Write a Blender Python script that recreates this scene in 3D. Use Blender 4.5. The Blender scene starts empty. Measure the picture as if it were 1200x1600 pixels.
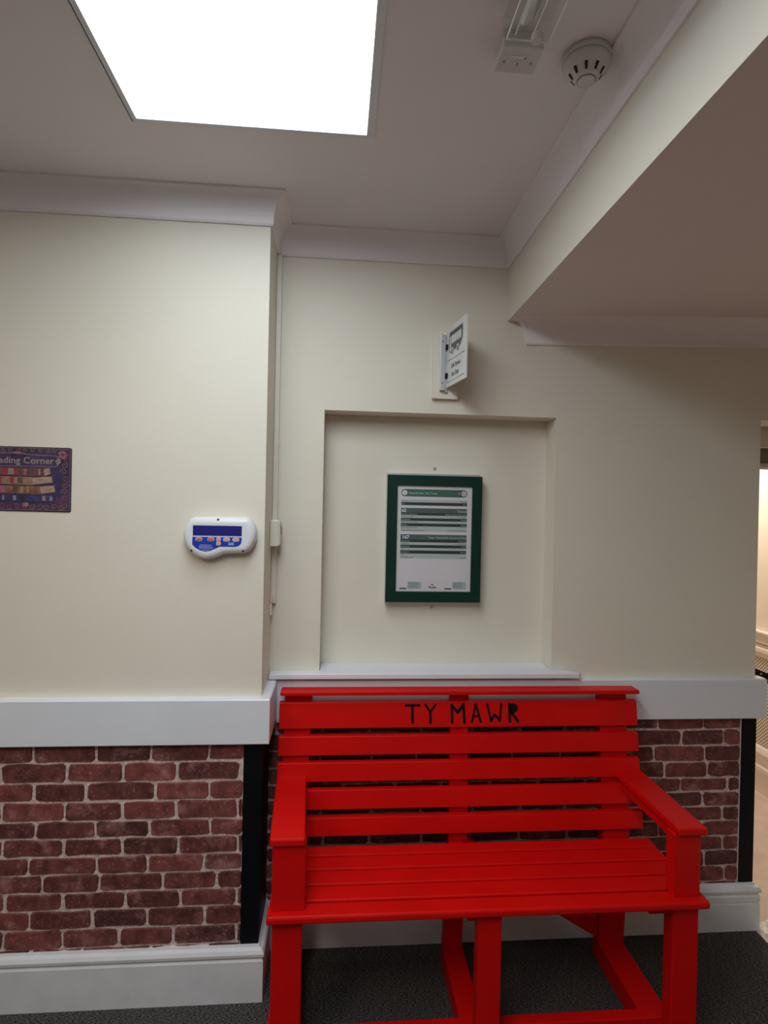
import bpy, bmesh, math, random
from mathutils import Vector, Matrix
random.seed(7)
S = bpy.context.scene
COL = S.collection

# ------------------------------------------------------------------ camera
CAM_LOC = Vector((0.0, -2.0414, 1.55))
YAW, PITCH, ROLL, FPX = 0.0805, -0.0051, 0.0209, 895.3
F = Vector((math.sin(YAW)*math.cos(PITCH), math.cos(YAW)*math.cos(PITCH), math.sin(PITCH)))
R0 = Vector((math.cos(YAW), -math.sin(YAW), 0)); U0 = R0.cross(F)
RR = R0*math.cos(ROLL) + U0*math.sin(ROLL)
UU = -R0*math.sin(ROLL) + U0*math.cos(ROLL)
cd = bpy.data.cameras.new('camera'); cam = bpy.data.objects.new('camera', cd); COL.objects.link(cam)
M3 = Matrix((RR, UU, -F)).transposed()
cam.matrix_world = Matrix.Translation(CAM_LOC) @ M3.to_4x4()
cd.sensor_fit = 'VERTICAL'; cd.sensor_height = 36.0; cd.lens = FPX*36.0/1600.0
cd.clip_start = 0.02
S.camera = cam

# ------------------------------------------------------------------ world, light, exposure
W = bpy.data.worlds.new('world'); S.world = W; W.use_nodes = True
W.node_tree.nodes['Background'].inputs[0].default_value = (0.75, 0.85, 1.0, 1)
W.node_tree.nodes['Background'].inputs[1].default_value = 0.05
S.view_settings.view_transform = 'Standard'; S.view_settings.look = 'None'
S.view_settings.exposure = 0.08; S.view_settings.gamma = 1.0
S.view_settings.use_curve_mapping = False
SKY_STRENGTH = 7.4
SHAFT = 0.12
def lamp(name, loc, power, size, color, rot=(0, 0, 0)):
    l = bpy.data.lights.new(name, 'AREA'); l.energy = power; l.size = size; l.color = color
    o = bpy.data.objects.new(name, l); COL.objects.link(o); o.location = loc; o.rotation_euler = rot
    return o
lamp('corridor_ceiling_light', (2.05, 1.25, 2.2), 20.0, 0.3, (1.0, 0.85, 0.71))
lamp('room_fill_light', (-1.2, -2.2, 2.45), 13.0, 0.6, (1.0, 0.86, 0.70))  # unseen fill lamp, added to lift and warm the shaded walls

# ------------------------------------------------------------------ materials
def srgb(r, g, b):
    f = lambda c: (c/255/12.92) if c/255 <= 0.04045 else ((c/255+0.055)/1.055)**2.4
    return (f(r), f(g), f(b), 1)
def mat(name, col, rough=0.6, var=0.0, scale=8.0, bump=0.0, bscale=60.0, metal=0.0, spec=0.5, coat=0.0):
    m = bpy.data.materials.new(name); m.use_nodes = True
    nt = m.node_tree; p = nt.nodes['Principled BSDF']
    p.inputs['Roughness'].default_value = rough; p.inputs['Metallic'].default_value = metal
    p.inputs['Specular IOR Level'].default_value = spec; p.inputs['Coat Weight'].default_value = coat
    tc = nt.nodes.new('ShaderNodeTexCoord')
    c = (*col[:3], 1)
    if var > 0:
        n = nt.nodes.new('ShaderNodeTexNoise'); n.inputs['Scale'].default_value = scale; n.inputs['Detail'].default_value = 5
        nt.links.new(tc.outputs['Object'], n.inputs['Vector'])
        r = nt.nodes.new('ShaderNodeValToRGB')
        r.color_ramp.elements[0].position = 0.3; r.color_ramp.elements[1].position = 0.7
        r.color_ramp.elements[0].color = (*[x*(1-var) for x in c[:3]], 1)
        r.color_ramp.elements[1].color = (*[min(1, x*(1+var)) for x in c[:3]], 1)
        nt.links.new(n.outputs['Fac'], r.inputs['Fac']); nt.links.new(r.outputs['Color'], p.inputs['Base Color'])
    else:
        p.inputs['Base Color'].default_value = c
    if bump > 0:
        n2 = nt.nodes.new('ShaderNodeTexNoise'); n2.inputs['Scale'].default_value = bscale; n2.inputs['Detail'].default_value = 6
        nt.links.new(tc.outputs['Object'], n2.inputs['Vector'])
        b = nt.nodes.new('ShaderNodeBump'); b.inputs['Strength'].default_value = bump; b.inputs['Distance'].default_value = 0.002
        nt.links.new(n2.outputs['Fac'], b.inputs['Height']); nt.links.new(b.outputs['Normal'], p.inputs['Normal'])
    return m

cream = mat('cream_wall_paint', (0.80, 0.755, 0.645), 0.55, 0.02, 3, 0.15, 90)
ceil_m = mat('ceiling_paint', (0.90, 0.855, 0.88), 0.7, 0.02, 3, 0.1, 80)
soffit_m = mat('shaded_soffit_paint', (0.82, 0.75, 0.73), 0.7, 0.02, 3, 0.1, 80)  # ceiling paint darkened and warmed: the soffit's shade is put into the colour
white = mat('white_gloss_paint', (0.79, 0.82, 0.88), 0.35, 0.02, 5, 0.08, 30)
scuffed = mat('scuffed_white_paint', (0.76, 0.775, 0.81), 0.42, 0.05, 14, 0.25, 40)
black = mat('black_corner_strip', (0.004, 0.005, 0.007), 0.5, 0.1, 20, spec=0.15)
mortar = mat('pale_mortar', (0.68, 0.53, 0.49), 0.9, 0.32, 110, 0.6, 260)
red = mat('red_gloss_paint', (0.65, 0.004, 0.003), 0.40, 0.06, 6, 0.12, 45, spec=0.22)
darkpaint = mat('black_lettering_paint', (0.006, 0.004, 0.004), 0.6, 0.1, 40, spec=0.2)
plastic = mat('white_plastic', (0.80, 0.81, 0.83), 0.32, 0.01, 10)
greyplastic = mat('off_white_plastic', (0.66, 0.63, 0.62), 0.45, 0.02, 10)
creamplastic = mat('cream_plastic', (0.80, 0.77, 0.68), 0.4, 0.02, 10)
darkslot = mat('dark_slot', (0.02, 0.018, 0.016), 0.7, 0.1, 40)
green = mat('dark_green_frame', (0.004, 0.036, 0.024), 0.42, 0.08, 12, 0.05, 60, spec=0.25)
alu = mat('aluminium', (0.62, 0.63, 0.65), 0.35, 0.03, 30, metal=0.6)
steel = mat('steel_screw', (0.35, 0.34, 0.33), 0.4, 0.1, 50, metal=0.8)
paper = mat('notice_paper', (0.68, 0.66, 0.70), 0.5, 0.01, 10)
signwhite = mat('sign_white', (0.72, 0.73, 0.72), 0.4, 0.01, 10)
ink = mat('sign_grey_ink', (0.085, 0.09, 0.08), 0.5, 0.05, 30)
warmwall = mat('corridor_paint', (0.78, 0.70, 0.59), 0.55, 0.02, 3)
vinyl = mat('beige_vinyl_floor', (0.60, 0.50, 0.42), 0.5, 0.12, 9, 0.2, 60)
blackplastic = mat('black_plastic', (0.007, 0.007, 0.008), 0.4, 0.1, 20, spec=0.3)
brass = mat('brass', (0.55, 0.38, 0.12), 0.4, 0.1, 30, metal=0.8)
lcd = mat('blue_display', (0.012, 0.014, 0.20), 0.25, 0.05, 12)
bluepanel = mat('blue_panel', (0.010, 0.045, 0.42), 0.35, 0.03, 12)
buttonred = mat('red_button', (0.50, 0.13, 0.18), 0.4, 0.05, 30)
buttonpink = mat('pink_button', (0.75, 0.36, 0.38), 0.4, 0.05, 30)
pale = mat('pale_print', (0.74, 0.76, 0.82), 0.5, 0.01, 10)
redled = mat('red_indicator', (0.45, 0.06, 0.03), 0.4, 0.05, 30)

def brick_material():
    m = bpy.data.materials.new('weathered_brick'); m.use_nodes = True
    nt = m.node_tree; p = nt.nodes['Principled BSDF']; L = nt.links.new
    p.inputs['Roughness'].default_value = 0.75
    tc = nt.nodes.new('ShaderNodeTexCoord'); oi = nt.nodes.new('ShaderNodeObjectInfo')
    geo = nt.nodes.new('ShaderNodeNewGeometry')
    add = nt.nodes.new('ShaderNodeVectorMath'); add.operation = 'ADD'
    sc = nt.nodes.new('ShaderNodeVectorMath'); sc.operation = 'SCALE'; sc.inputs['Scale'].default_value = 40
    cmb = nt.nodes.new('ShaderNodeCombineXYZ')
    L(oi.outputs['Random'], cmb.inputs[0]); L(oi.outputs['Random'], cmb.inputs[1]); L(cmb.outputs[0], sc.inputs[0])
    L(tc.outputs['Object'], add.inputs[0]); L(sc.outputs[0], add.inputs[1])
    base = nt.nodes.new('ShaderNodeValToRGB'); e = base.color_ramp.elements
    e[0].position = 0.0; e[0].color = (0.105, 0.030, 0.025, 1); e[1].position = 1.0; e[1].color = (0.27, 0.074, 0.063, 1)
    x = base.color_ramp.elements.new(0.5); x.color = (0.19, 0.047, 0.040, 1)
    L(oi.outputs['Random'], base.inputs['Fac'])
    n1 = nt.nodes.new('ShaderNodeTexNoise'); n1.inputs['Scale'].default_value = 14; n1.inputs['Detail'].default_value = 8; n1.inputs['Roughness'].default_value = 0.7
    L(add.outputs[0], n1.inputs['Vector'])
    r1 = nt.nodes.new('ShaderNodeValToRGB'); r1.color_ramp.elements[0].position = 0.53; r1.color_ramp.elements[1].position = 0.66
    L(n1.outputs['Fac'], r1.inputs['Fac'])
    mx = nt.nodes.new('ShaderNodeMix'); mx.data_type = 'RGBA'
    sub = nt.nodes.new('ShaderNodeMath'); sub.operation = 'MULTIPLY'; sub.inputs[1].default_value = 0.75
    L(r1.outputs['Color'], sub.inputs[0]); L(sub.outputs[0], mx.inputs['Factor'])
    L(base.outputs['Color'], mx.inputs[6]); mx.inputs[7].default_value = (0.42, 0.19, 0.18, 1)
    n2 = nt.nodes.new('ShaderNodeTexNoise'); n2.inputs['Scale'].default_value = 120; n2.inputs['Detail'].default_value = 6; n2.inputs['Roughness'].default_value = 0.8
    L(add.outputs[0], n2.inputs['Vector'])
    r2 = nt.nodes.new('ShaderNodeValToRGB'); r2.color_ramp.elements[0].position = 0.57; r2.color_ramp.elements[1].position = 0.66
    L(n2.outputs['Fac'], r2.inputs['Fac'])
    mx2 = nt.nodes.new('ShaderNodeMix'); mx2.data_type = 'RGBA'
    m2 = nt.nodes.new('ShaderNodeMath'); m2.operation = 'MULTIPLY'; m2.inputs[1].default_value = 0.55
    L(r2.outputs['Color'], m2.inputs[0]); L(m2.outputs[0], mx2.inputs['Factor'])
    L(mx.outputs[2], mx2.inputs[6]); mx2.inputs[7].default_value = (0.55, 0.40, 0.37, 1)
    n3 = nt.nodes.new('ShaderNodeTexNoise'); n3.inputs['Scale'].default_value = 30; n3.inputs['Detail'].default_value = 6
    L(add.outputs[0], n3.inputs['Vector'])
    r3 = nt.nodes.new('ShaderNodeValToRGB'); r3.color_ramp.elements[0].position = 0.3; r3.color_ramp.elements[1].position = 0.6
    r3.color_ramp.elements[0].color = (0.48, 0.42, 0.42, 1); r3.color_ramp.elements[1].color = (1, 1, 1, 1)
    L(n3.outputs['Fac'], r3.inputs['Fac'])
    mu = nt.nodes.new('ShaderNodeMix'); mu.data_type = 'RGBA'; mu.blend_type = 'MULTIPLY'; mu.inputs['Factor'].default_value = 1
    L(mx2.outputs[2], mu.inputs[6]); L(r3.outputs['Color'], mu.inputs[7])
    L(mu.outputs[2], p.inputs['Base Color'])
    b = nt.nodes.new('ShaderNodeBump'); b.inputs['Strength'].default_value = 0.4; b.inputs['Distance'].default_value = 0.002
    L(n1.outputs['Fac'], b.inputs['Height']); L(b.outputs['Normal'], p.inputs['Normal'])
    return m
brick_m = brick_material()

def carpet_material():
    m = bpy.data.materials.new('dark_grey_carpet'); m.use_nodes = True
    nt = m.node_tree; p = nt.nodes['Principled BSDF']; L = nt.links.new
    p.inputs['Roughness'].default_value = 0.95; p.inputs['Specular IOR Level'].default_value = 0.1
    tc = nt.nodes.new('ShaderNodeTexCoord')
    mp = nt.nodes.new('ShaderNodeMapping'); mp.inputs['Scale'].default_value = (1, 3, 1)
    L(tc.outputs['Object'], mp.inputs['Vector'])
    n = nt.nodes.new('ShaderNodeTexNoise'); n.inputs['Scale'].default_value = 130; n.inputs['Detail'].default_value = 3; n.inputs['Roughness'].default_value = 0.7
    L(mp.outputs[0], n.inputs['Vector'])
    r = nt.nodes.new('ShaderNodeValToRGB'); r.color_ramp.elements[0].position = 0.42; r.color_ramp.elements[1].position = 0.66
    r.color_ramp.elements[0].color = (0.014, 0.0135, 0.013, 1); r.color_ramp.elements[1].color = (0.19, 0.185, 0.175, 1)
    L(n.outputs['Fac'], r.inputs['Fac']); L(r.outputs['Color'], p.inputs['Base Color'])
    b = nt.nodes.new('ShaderNodeBump'); b.inputs['Strength'].default_value = 0.7; b.inputs['Distance'].default_value = 0.004
    L(n.outputs['Fac'], b.inputs['Height']); L(b.outputs['Normal'], p.inputs['Normal'])
    return m
carpet = carpet_material()

def pane_material():
    m = bpy.data.materials.new('bright_roof_light_diffuser'); m.use_nodes = True
    nt = m.node_tree; nt.nodes.clear(); L = nt.links.new
    out = nt.nodes.new('ShaderNodeOutputMaterial'); em = nt.nodes.new('ShaderNodeEmission')
    em.inputs['Strength'].default_value = SKY_STRENGTH
    tc = nt.nodes.new('ShaderNodeTexCoord'); n = nt.nodes.new('ShaderNodeTexNoise'); n.inputs['Scale'].default_value = 2.5
    r = nt.nodes.new('ShaderNodeValToRGB'); r.color_ramp.elements[0].color = (0.84, 0.935, 1.0, 1); r.color_ramp.elements[1].color = (0.90, 0.96, 1.0, 1)
    L(tc.outputs['Object'], n.inputs['Vector']); L(n.outputs['Fac'], r.inputs['Fac'])
    L(r.outputs['Color'], em.inputs['Color']); L(em.outputs[0], out.inputs[0])
    return m
pane_m = pane_material()

def perforated_material():
    m = bpy.data.materials.new('perforated_panel'); m.use_nodes = True
    nt = m.node_tree; p = nt.nodes['Principled BSDF']; L = nt.links.new
    p.inputs['Roughness'].default_value = 0.5
    tc = nt.nodes.new('ShaderNodeTexCoord'); v = nt.nodes.new('ShaderNodeTexVoronoi')
    mp = nt.nodes.new('ShaderNodeMapping'); mp.inputs['Rotation'].default_value = (math.radians(45), 0, 0)
    v.inputs['Scale'].default_value = 70; v.inputs['Randomness'].default_value = 0.0
    L(tc.outputs['Object'], mp.inputs['Vector']); L(mp.outputs[0], v.inputs['Vector'])
    r = nt.nodes.new('ShaderNodeValToRGB'); r.color_ramp.elements[0].position = 0.30; r.color_ramp.elements[1].position = 0.38
    r.color_ramp.elements[0].color = (0.05, 0.03, 0.02, 1); r.color_ramp.elements[1].color = (0.74, 0.65, 0.54, 1)
    L(v.outputs['Distance'], r.inputs['Fac']); L(r.outputs['Color'], p.inputs['Base Color'])
    return m
perf_m = perforated_material()

def clear_material():
    m = bpy.data.materials.new('clear_plastic'); m.use_nodes = True
    nt = m.node_tree; nt.nodes.clear(); L = nt.links.new
    out = nt.nodes.new('ShaderNodeOutputMaterial'); mx = nt.nodes.new('ShaderNodeMixShader')
    g = nt.nodes.new('ShaderNodeBsdfGlossy'); g.inputs['Roughness'].default_value = 0.15
    t = nt.nodes.new('ShaderNodeBsdfTransparent'); t.inputs['Color'].default_value = (0.97, 0.98, 0.96, 1)
    mx.inputs[0].default_value = 0.07
    L(t.outputs[0], mx.inputs[1]); L(g.outputs[0], mx.inputs[2]); L(mx.outputs[0], out.inputs[0])
    return m
clear = clear_material()

# ------------------------------------------------------------------ mesh helpers
def link(name, me, parent=None, kind=None):
    o = bpy.data.objects.new(name, me); COL.objects.link(o)
    if parent: o.parent = parent
    if kind: o['kind'] = kind
    return o
def finish(bm, name, mats, parent=None, kind=None, bevel=0.0, seg=2, smooth=False):
    bmesh.ops.recalc_face_normals(bm, faces=bm.faces)
    if bevel > 0:
        es = [e for e in bm.edges if len(e.link_faces) == 2 and e.calc_face_angle(0) > 0.5]
        bmesh.ops.bevel(bm, geom=es, offset=bevel, segments=seg, profile=0.5, affect='EDGES', clamp_overlap=True)
    if smooth:
        for f in bm.faces: f.smooth = True
    me = bpy.data.meshes.new(name); bm.to_mesh(me); bm.free()
    for m in (mats if isinstance(mats, (list, tuple)) else [mats]): me.materials.append(m)
    return link(name, me, parent, kind)
def add_hexa(bm, a, b, mi=0):
    """a: 4 points of one end, b: 4 points of the other end"""
    va = [bm.verts.new(p) for p in a]; vb = [bm.verts.new(p) for p in b]
    fs = [bm.faces.new(va[::-1]), bm.faces.new(vb)]
    for i in range(4):
        j = (i+1) % 4; fs.append(bm.faces.new((va[i], va[j], vb[j], vb[i])))
    for f in fs: f.material_index = mi
def add_box(bm, x0, x1, y0, y1, z0, z1, mi=0):
    add_hexa(bm, [(x0,y0,z0),(x1,y0,z0),(x1,y1,z0),(x0,y1,z0)], [(x0,y0,z1),(x1,y0,z1),(x1,y1,z1),(x0,y1,z1)], mi)
def box(name, x0, x1, y0, y1, z0, z1, m, parent=None, kind=None, bevel=0.0, seg=2):
    bm = bmesh.new(); add_box(bm, x0, x1, y0, y1, z0, z1); return finish(bm, name, m, parent, kind, bevel, seg)
def hexa(name, a, b, m, parent=None, bevel=0.0, seg=2):
    bm = bmesh.new(); add_hexa(bm, a, b); return finish(bm, name, m, parent, None, bevel, seg)
def pydata(name, vs, fs, mats, parent=None, kind=None, mi=None):
    me = bpy.data.meshes.new(name); me.from_pydata(vs, [], fs)
    for m in (mats if isinstance(mats, (list, tuple)) else [mats]): me.materials.append(m)
    if mi:
        for p, k in zip(me.polygons, mi): p.material_index = k
    me.update(); return link(name, me, parent, kind)
def cyl(bm, c, r, axis, length, seg=16, r2=None, mi=0):
    """cylinder from c along unit axis"""
    ax = Vector(axis).normalized(); t = Vector((0,0,1)) if abs(ax.z) < 0.9 else Vector((1,0,0))
    u = ax.cross(t).normalized(); v = ax.cross(u); c = Vector(c); r2 = r if r2 is None else r2
    A = [bm.verts.new(c + (u*math.cos(a)+v*math.sin(a))*r) for a in [2*math.pi*i/seg for i in range(seg)]]
    B = [bm.verts.new(c + ax*length + (u*math.cos(a)+v*math.sin(a))*r2) for a in [2*math.pi*i/seg for i in range(seg)]]
    fs = [bm.faces.new(A[::-1]), bm.faces.new(B)]
    for i in range(seg): fs.append(bm.faces.new((A[i], A[(i+1)%seg], B[(i+1)%seg], B[i])))
    for f in fs: f.material_index = mi
def sweep(name, path, prof, m, kind='structure', parent=None, side=1):
    """sweep profile (outward offset, z) along an XY polyline with mitred corners; side=1: offset to the right of the direction"""
    P = [Vector(p) for p in path]; n = len(P); N = []
    for i in range(n-1):
        d = (P[i+1]-P[i]).normalized(); N.append(Vector((d.y, -d.x))*side)
    off = []
    for i in range(n):
        if i == 0: off.append(N[0])
        elif i == n-1: off.append(N[-1])
        else:
            b = (N[i-1]+N[i]); off.append(b/(b.dot(N[i])))
    vs = []; fs = []; k = len(prof)
    for i in range(n):
        for (o, z) in prof:
            q = P[i] + off[i]*o; vs.append((q.x, q.y, z))
    for i in range(n-1):
        for j in range(k-1):
            fs.append((i*k+j, i*k+j+1, (i+1)*k+j+1, (i+1)*k+j))
    fs.append(tuple(range(k))); fs.append(tuple((n-1)*k+j for j in reversed(range(k))))
    bm = bmesh.new(); V = [bm.verts.new(v) for v in vs]
    for f in fs: bm.faces.new([V[i] for i in f])
    return finish(bm, name, m, parent, kind)
def empty(name, loc, label=None, cat=None, kind=None, group=None):
    o = bpy.data.objects.new(name, None); COL.objects.link(o); o.location = loc; o.empty_display_size = 0.05
    if label: o['label'] = label
    if cat: o['category'] = cat
    if kind: o['kind'] = kind
    if group: o['group'] = group
    return o
def tag(o, label, cat, group=None):
    o['label'] = label; o['category'] = cat
    if group: o['group'] = group
    return o
def attach(root):
    """children were modelled in world coordinates: keep them there under the moved root"""
    inv = Matrix.Translation(root.location).inverted()
    for c in root.children: c.matrix_parent_inverse = inv
def text_polys(s, size, align='LEFT', squeeze=1.0, bold=0.0):
    c = bpy.data.curves.new('t', 'FONT'); c.body = s; c.offset = bold*size; c.size = size; c.align_x = align; c.resolution_u = 2
    o = bpy.data.objects.new('t', c); COL.objects.link(o)
    dg = bpy.context.evaluated_depsgraph_get(); me = bpy.data.meshes.new_from_object(o.evaluated_get(dg))
    vs = [(v.co.x*squeeze, v.co.y) for v in me.vertices]; fs = [tuple(p.vertices) for p in me.polygons]
    bpy.data.objects.remove(o); bpy.data.curves.remove(c); bpy.data.meshes.remove(me)
    return vs, fs
class Print:
    """flat print on a plane: origin o, right vector u, up vector v, normal n"""
    def __init__(s, o, u, v, n): s.o, s.u, s.v, s.n = Vector(o), Vector(u), Vector(v), Vector(n); s.vs = []; s.fs = []; s.mi = []; s.mats = []
    def m(s, mt):
        if mt not in s.mats: s.mats.append(mt)
        return s.mats.index(mt)
    def pt(s, x, y, h): s.vs.append(tuple(s.o + s.u*x + s.v*y + s.n*h))
    def poly(s, pts, mt, h):
        b = len(s.vs); [s.pt(x, y, h) for x, y in pts]; s.fs.append(tuple(range(b, b+len(pts)))); s.mi.append(s.m(mt))
    def rect(s, x0, x1, y0, y1, mt, h): s.poly([(x0,y0),(x1,y0),(x1,y1),(x0,y1)], mt, h)
    def disc(s, x, y, r, mt, h, ry=None, seg=18): s.poly([(x+r*math.cos(2*math.pi*i/seg), y+(ry or r)*math.sin(2*math.pi*i/seg)) for i in range(seg)], mt, h)
    def line(s, pts, w, mt, h):
        for (a, b) in zip(pts, pts[1:]):
            A = Vector(a); B = Vector(b); d = (B-A)
            if d.length < 1e-6: continue
            d.normalize(); q = Vector((-d.y, d.x))*w/2; e = d*w*0.2
            s.poly([tuple(A-e-q), tuple(B+e-q), tuple(B+e+q), tuple(A-e+q)], mt, h)
    def text(s, t, x, y, size, mt, h, align='LEFT', squeeze=1.0, bold=0.012):
        vs, fs = text_polys(t, size, align, squeeze, bold); b = len(s.vs); k = s.m(mt)
        for (px, py) in vs: s.pt(x+px, y+py, h)
        for f in fs: s.fs.append(tuple(b+i for i in f)); s.mi.append(k)
    def build(s, name, parent=None): return pydata(name, s.vs, s.fs, s.mats, parent, None, s.mi)
X_, Z_, NY = (1,0,0), (0,0,1), (0,-1,0)

# ------------------------------------------------------------------ setting
YL = -0.211; XC = -0.2285; XE = 1.583; HC = 2.525; XB = 0.60
WX0, WX1, WY0, WY1 = -2.6, 2.42, -4.5, 3.2
pydata('floor', [(WX0,WY0,0),(1.592,WY0,0),(1.592,0.12,0),(WX0,0.12,0)], [(0,1,2,3)], carpet, kind='structure')
pydata('floor', [(1.592,WY0,-0.001),(WX1,WY0,-0.001),(WX1,WY1,-0.001),(1.592,WY1,-0.001),(0.9,WY1,-0.001),(0.9,0.12,-0.001),(1.592,0.12,-0.001)],
       [(0,1,2,6),(6,2,3),(6,3,4,5)], vinyl, kind='structure')
worn = mat('worn_pale_threshold', (0.72, 0.68, 0.62), 0.35, 0.25, 60, 0.5, 120)
bm = bmesh.new()
pts = [(1.606,-0.002),(1.60,-0.022),(1.612,-0.034),(1.606,-0.052),(1.628,-0.066),(1.640,-0.10),(1.70,-0.13),(1.78,-0.06),(1.74,0.01),(1.68,0.03),(1.64,0.016)]
A = [bm.verts.new((x,y,0.0)) for x,y in pts]; B = [bm.verts.new((x+(1.67-x)*.12,y+(-.04-y)*.12,0.006+0.003*(i%2))) for i,(x,y) in enumerate(pts)]
bm.faces.new(A[::-1]); bm.faces.new(B)
for i in range(len(pts)): bm.faces.new((A[i], A[(i+1)%len(pts)], B[(i+1)%len(pts)], B[i]))
finish(bm, 'trim_1', worn, kind='structure')
# ceiling with the roof-light opening
sx0, sx1, sy0, sy1 = -0.526, 0.055, -3.00, -0.545  # opening lengthened out of view so more overhead light reaches the lower walls
xs = [WX0, sx0, sx1, XB+0.02]; ys = [WY0, sy0, sy1, 0.12]
vs = [(x, y, HC) for y in ys for x in xs]; fs = []
for j in range(3):
    for i in range(3):
        if (i, j) != (1, 1): fs.append((j*4+i, j*4+i+1, (j+1)*4+i+1, (j+1)*4+i))
pydata('ceiling', vs, fs, ceil_m, kind='structure')
zs = lambda x: 2.240 + (x-XB)*0.046
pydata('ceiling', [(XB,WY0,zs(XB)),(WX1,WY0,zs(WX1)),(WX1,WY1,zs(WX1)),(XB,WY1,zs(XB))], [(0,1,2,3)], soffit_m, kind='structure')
box('wall_upper', XB, XB+0.006, WY0, 0.06, zs(XB)+0.0005, HC+0.05, cream, kind='structure')
# walls
def wall_with_recess():
    xr0, xr1, zr0, zr1, d = -0.054, 0.791, 0.962, 1.897, 0.10
    xs = [XC-0.1, xr0, xr1, XE]; zz = [0, zr0, zr1, HC+0.05]
    vs = [(x, 0, z) for z in zz for x in xs]; fs = []
    for j in range(3):
        for i in range(3):
            if (i, j) != (1, 1): fs.append((j*4+i, j*4+i+1, (j+1)*4+i+1, (j+1)*4+i))
    b = len(vs); vs += [(xr0,d,zr0),(xr1,d,zr0),(xr1,d,zr1),(xr0,d,zr1)]
    q = [5, 6, 10, 9]
    for k in range(4): fs.append((q[k], q[(k+1)%4], b+(k+1)%4, b+k))
    fs.append((b, b+1, b+2, b+3))
    c = len(vs); vs += [(XC-0.1,.14,0),(XE,.14,0),(XE,.14,HC+.05),(XC-0.1,.14,HC+.05)]
    fs += [(3, c+1, c+2, 15, 11, 7), (c+1, c, c+3, c+2)]
    return pydata('wall_back', vs, fs, cream, kind='structure')
wb = wall_with_recess()
wl = box('wall_left', WX0, XC, YL, 0.12, 0, HC+0.05, cream, kind='structure')
box('wall_rear', WX0, WX1, WY0-0.1, WY0, 0, HC+0.05, cream, kind='structure')
box('wall_far_left', WX0-0.1, WX0, WY0, 0.12, 0, HC+0.05, cream, kind='structure')
wr = box('wall_right', WX1, WX1+0.1, WY0, WY1, 0, HC+0.05, warmwall, kind='structure')
box('wall_corridor_end', 0.8, WX1, WY1, WY1+0.1, 0, HC+0.05, warmwall, kind='structure')
box('wall_corridor_left', 0.8, 0.9, 0.14, WY1, 0, HC+0.05, warmwall, kind='structure')
box('wall_dado_rear', WX0, WX1, WY0, WY0+0.01, 0.16, 0.81, mat('rear_dado_brick_red', (0.17, 0.05, 0.045), 0.8, 0.3, 30), kind='structure')  # unseen dado here and at far left, added to cut low bounce light
box('wall_dado_far_left', WX0, WX0+0.01, WY0+0.01, YL-0.03, 0.16, 0.81, bpy.data.materials['rear_dado_brick_red'], kind='structure')
# head of the opening beside the wall end
box('wall_lintel', XE, WX1, 0.0, 0.14, 1.915, 2.33, cream, kind='structure')
box('wall_lintel', XE, WX1, 0.17, 0.20, 1.835, 2.33, warmwall, kind='structure')
dh = box('door_1', XE, WX1, 0.24, 0.30, 1.755, 2.33, mat('shadowed_door_head', (0.30, 0.26, 0.22), 0.6, 0.03, 6), kind='structure')  # shade of the unlit recess put into this dark colour
box('head_strip', XE, WX1, 0.225, 0.24, 1.757, 1.775, alu, dh, bevel=0.002)
# skylight
sk = empty('window_1', ((sx0+sx1)/2, (sy0+sy1)/2, HC), kind='structure')
bm = bmesh.new()
t = 0.013
add_box(bm, sx0-t, sx0, sy0-t, sy1+t, HC-0.004, HC+SHAFT); add_box(bm, sx1, sx1+0.020, sy0-t, sy1+t, HC-0.004, HC+SHAFT)
add_box(bm, sx0, sx1, sy1, sy1+t, HC-0.004, HC+SHAFT); add_box(bm, sx0, sx1, sy0-t, sy0, HC-0.004, HC+SHAFT)
finish(bm, 'frame', white, sk, bevel=0.0015)
pydata('pane', [(sx0,sy0,HC+SHAFT-0.01),(sx0,sy1,HC+SHAFT-0.01),(sx1,sy1,HC+SHAFT-0.01),(sx1,sy0,HC+SHAFT-0.01)], [(0,1,2,3)], pane_m, sk)
bm = bmesh.new()
add_box(bm, sx0-t-0.003, sx0-t, sy0-t, sy1+t+.003, HC-0.0015, HC+0.01); add_box(bm, sx0-t, sx1+t, sy1+t, sy1+t+0.003, HC-0.0015, HC+0.01)
finish(bm, 'shadow_gap', darkslot, sk)
attach(sk)
# cornices
def cove(h, p, top, n=8):
    pr = [(-0.01, top-h), (0.009, top-h), (0.009, top-h+0.008)]
    for i in range(n+1):
        a = math.pi/2*i/n
        pr.append((p-0.003-(p-0.014)*math.cos(a), top-0.010-(h-0.022)*(1-math.sin(a))))
    pr += [(p, top-0.010), (p, top+0.01), (-0.01, top+0.01)]
    return pr
def cove2(h, p, top, n=8):
    pr = [(-0.01, top-h), (0.006, top-h), (0.010, top-h+0.006)]
    for i in range(n+1):
        a = math.pi/2*i/n      # concave: rises from the wall, then runs out along the ceiling
        pr.append((0.010+(p-0.014)*(1-math.cos(a)), top-h+0.010+(h-0.018)*math.sin(a)))
    pr += [(p, top-0.006), (p, top+0.01), (-0.01, top+0.01)]
    return pr
sweep('trim_2', [(WX0, YL), (XC, YL), (XC, 0), (XB, 0), (XB, WY0)], cove2(0.095, 0.050, HC), ceil_m)
# soffit cornice with a mitred return at its left end, following the sloping soffit
def soffit_cornice():
    prof = cove2(0.098, 0.066, 0.0)
    path = [(0.678, 0.03), (0.678, 0.0), (WX1, 0.0)]
    o = sweep('trim_3', path, prof, ceil_m)
    return o
sc = soffit_cornice()
for v in sc.data.vertices: v.co.z += zs(v.co.x) + 0.012 - (v.co.x-XB)*0.014
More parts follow.
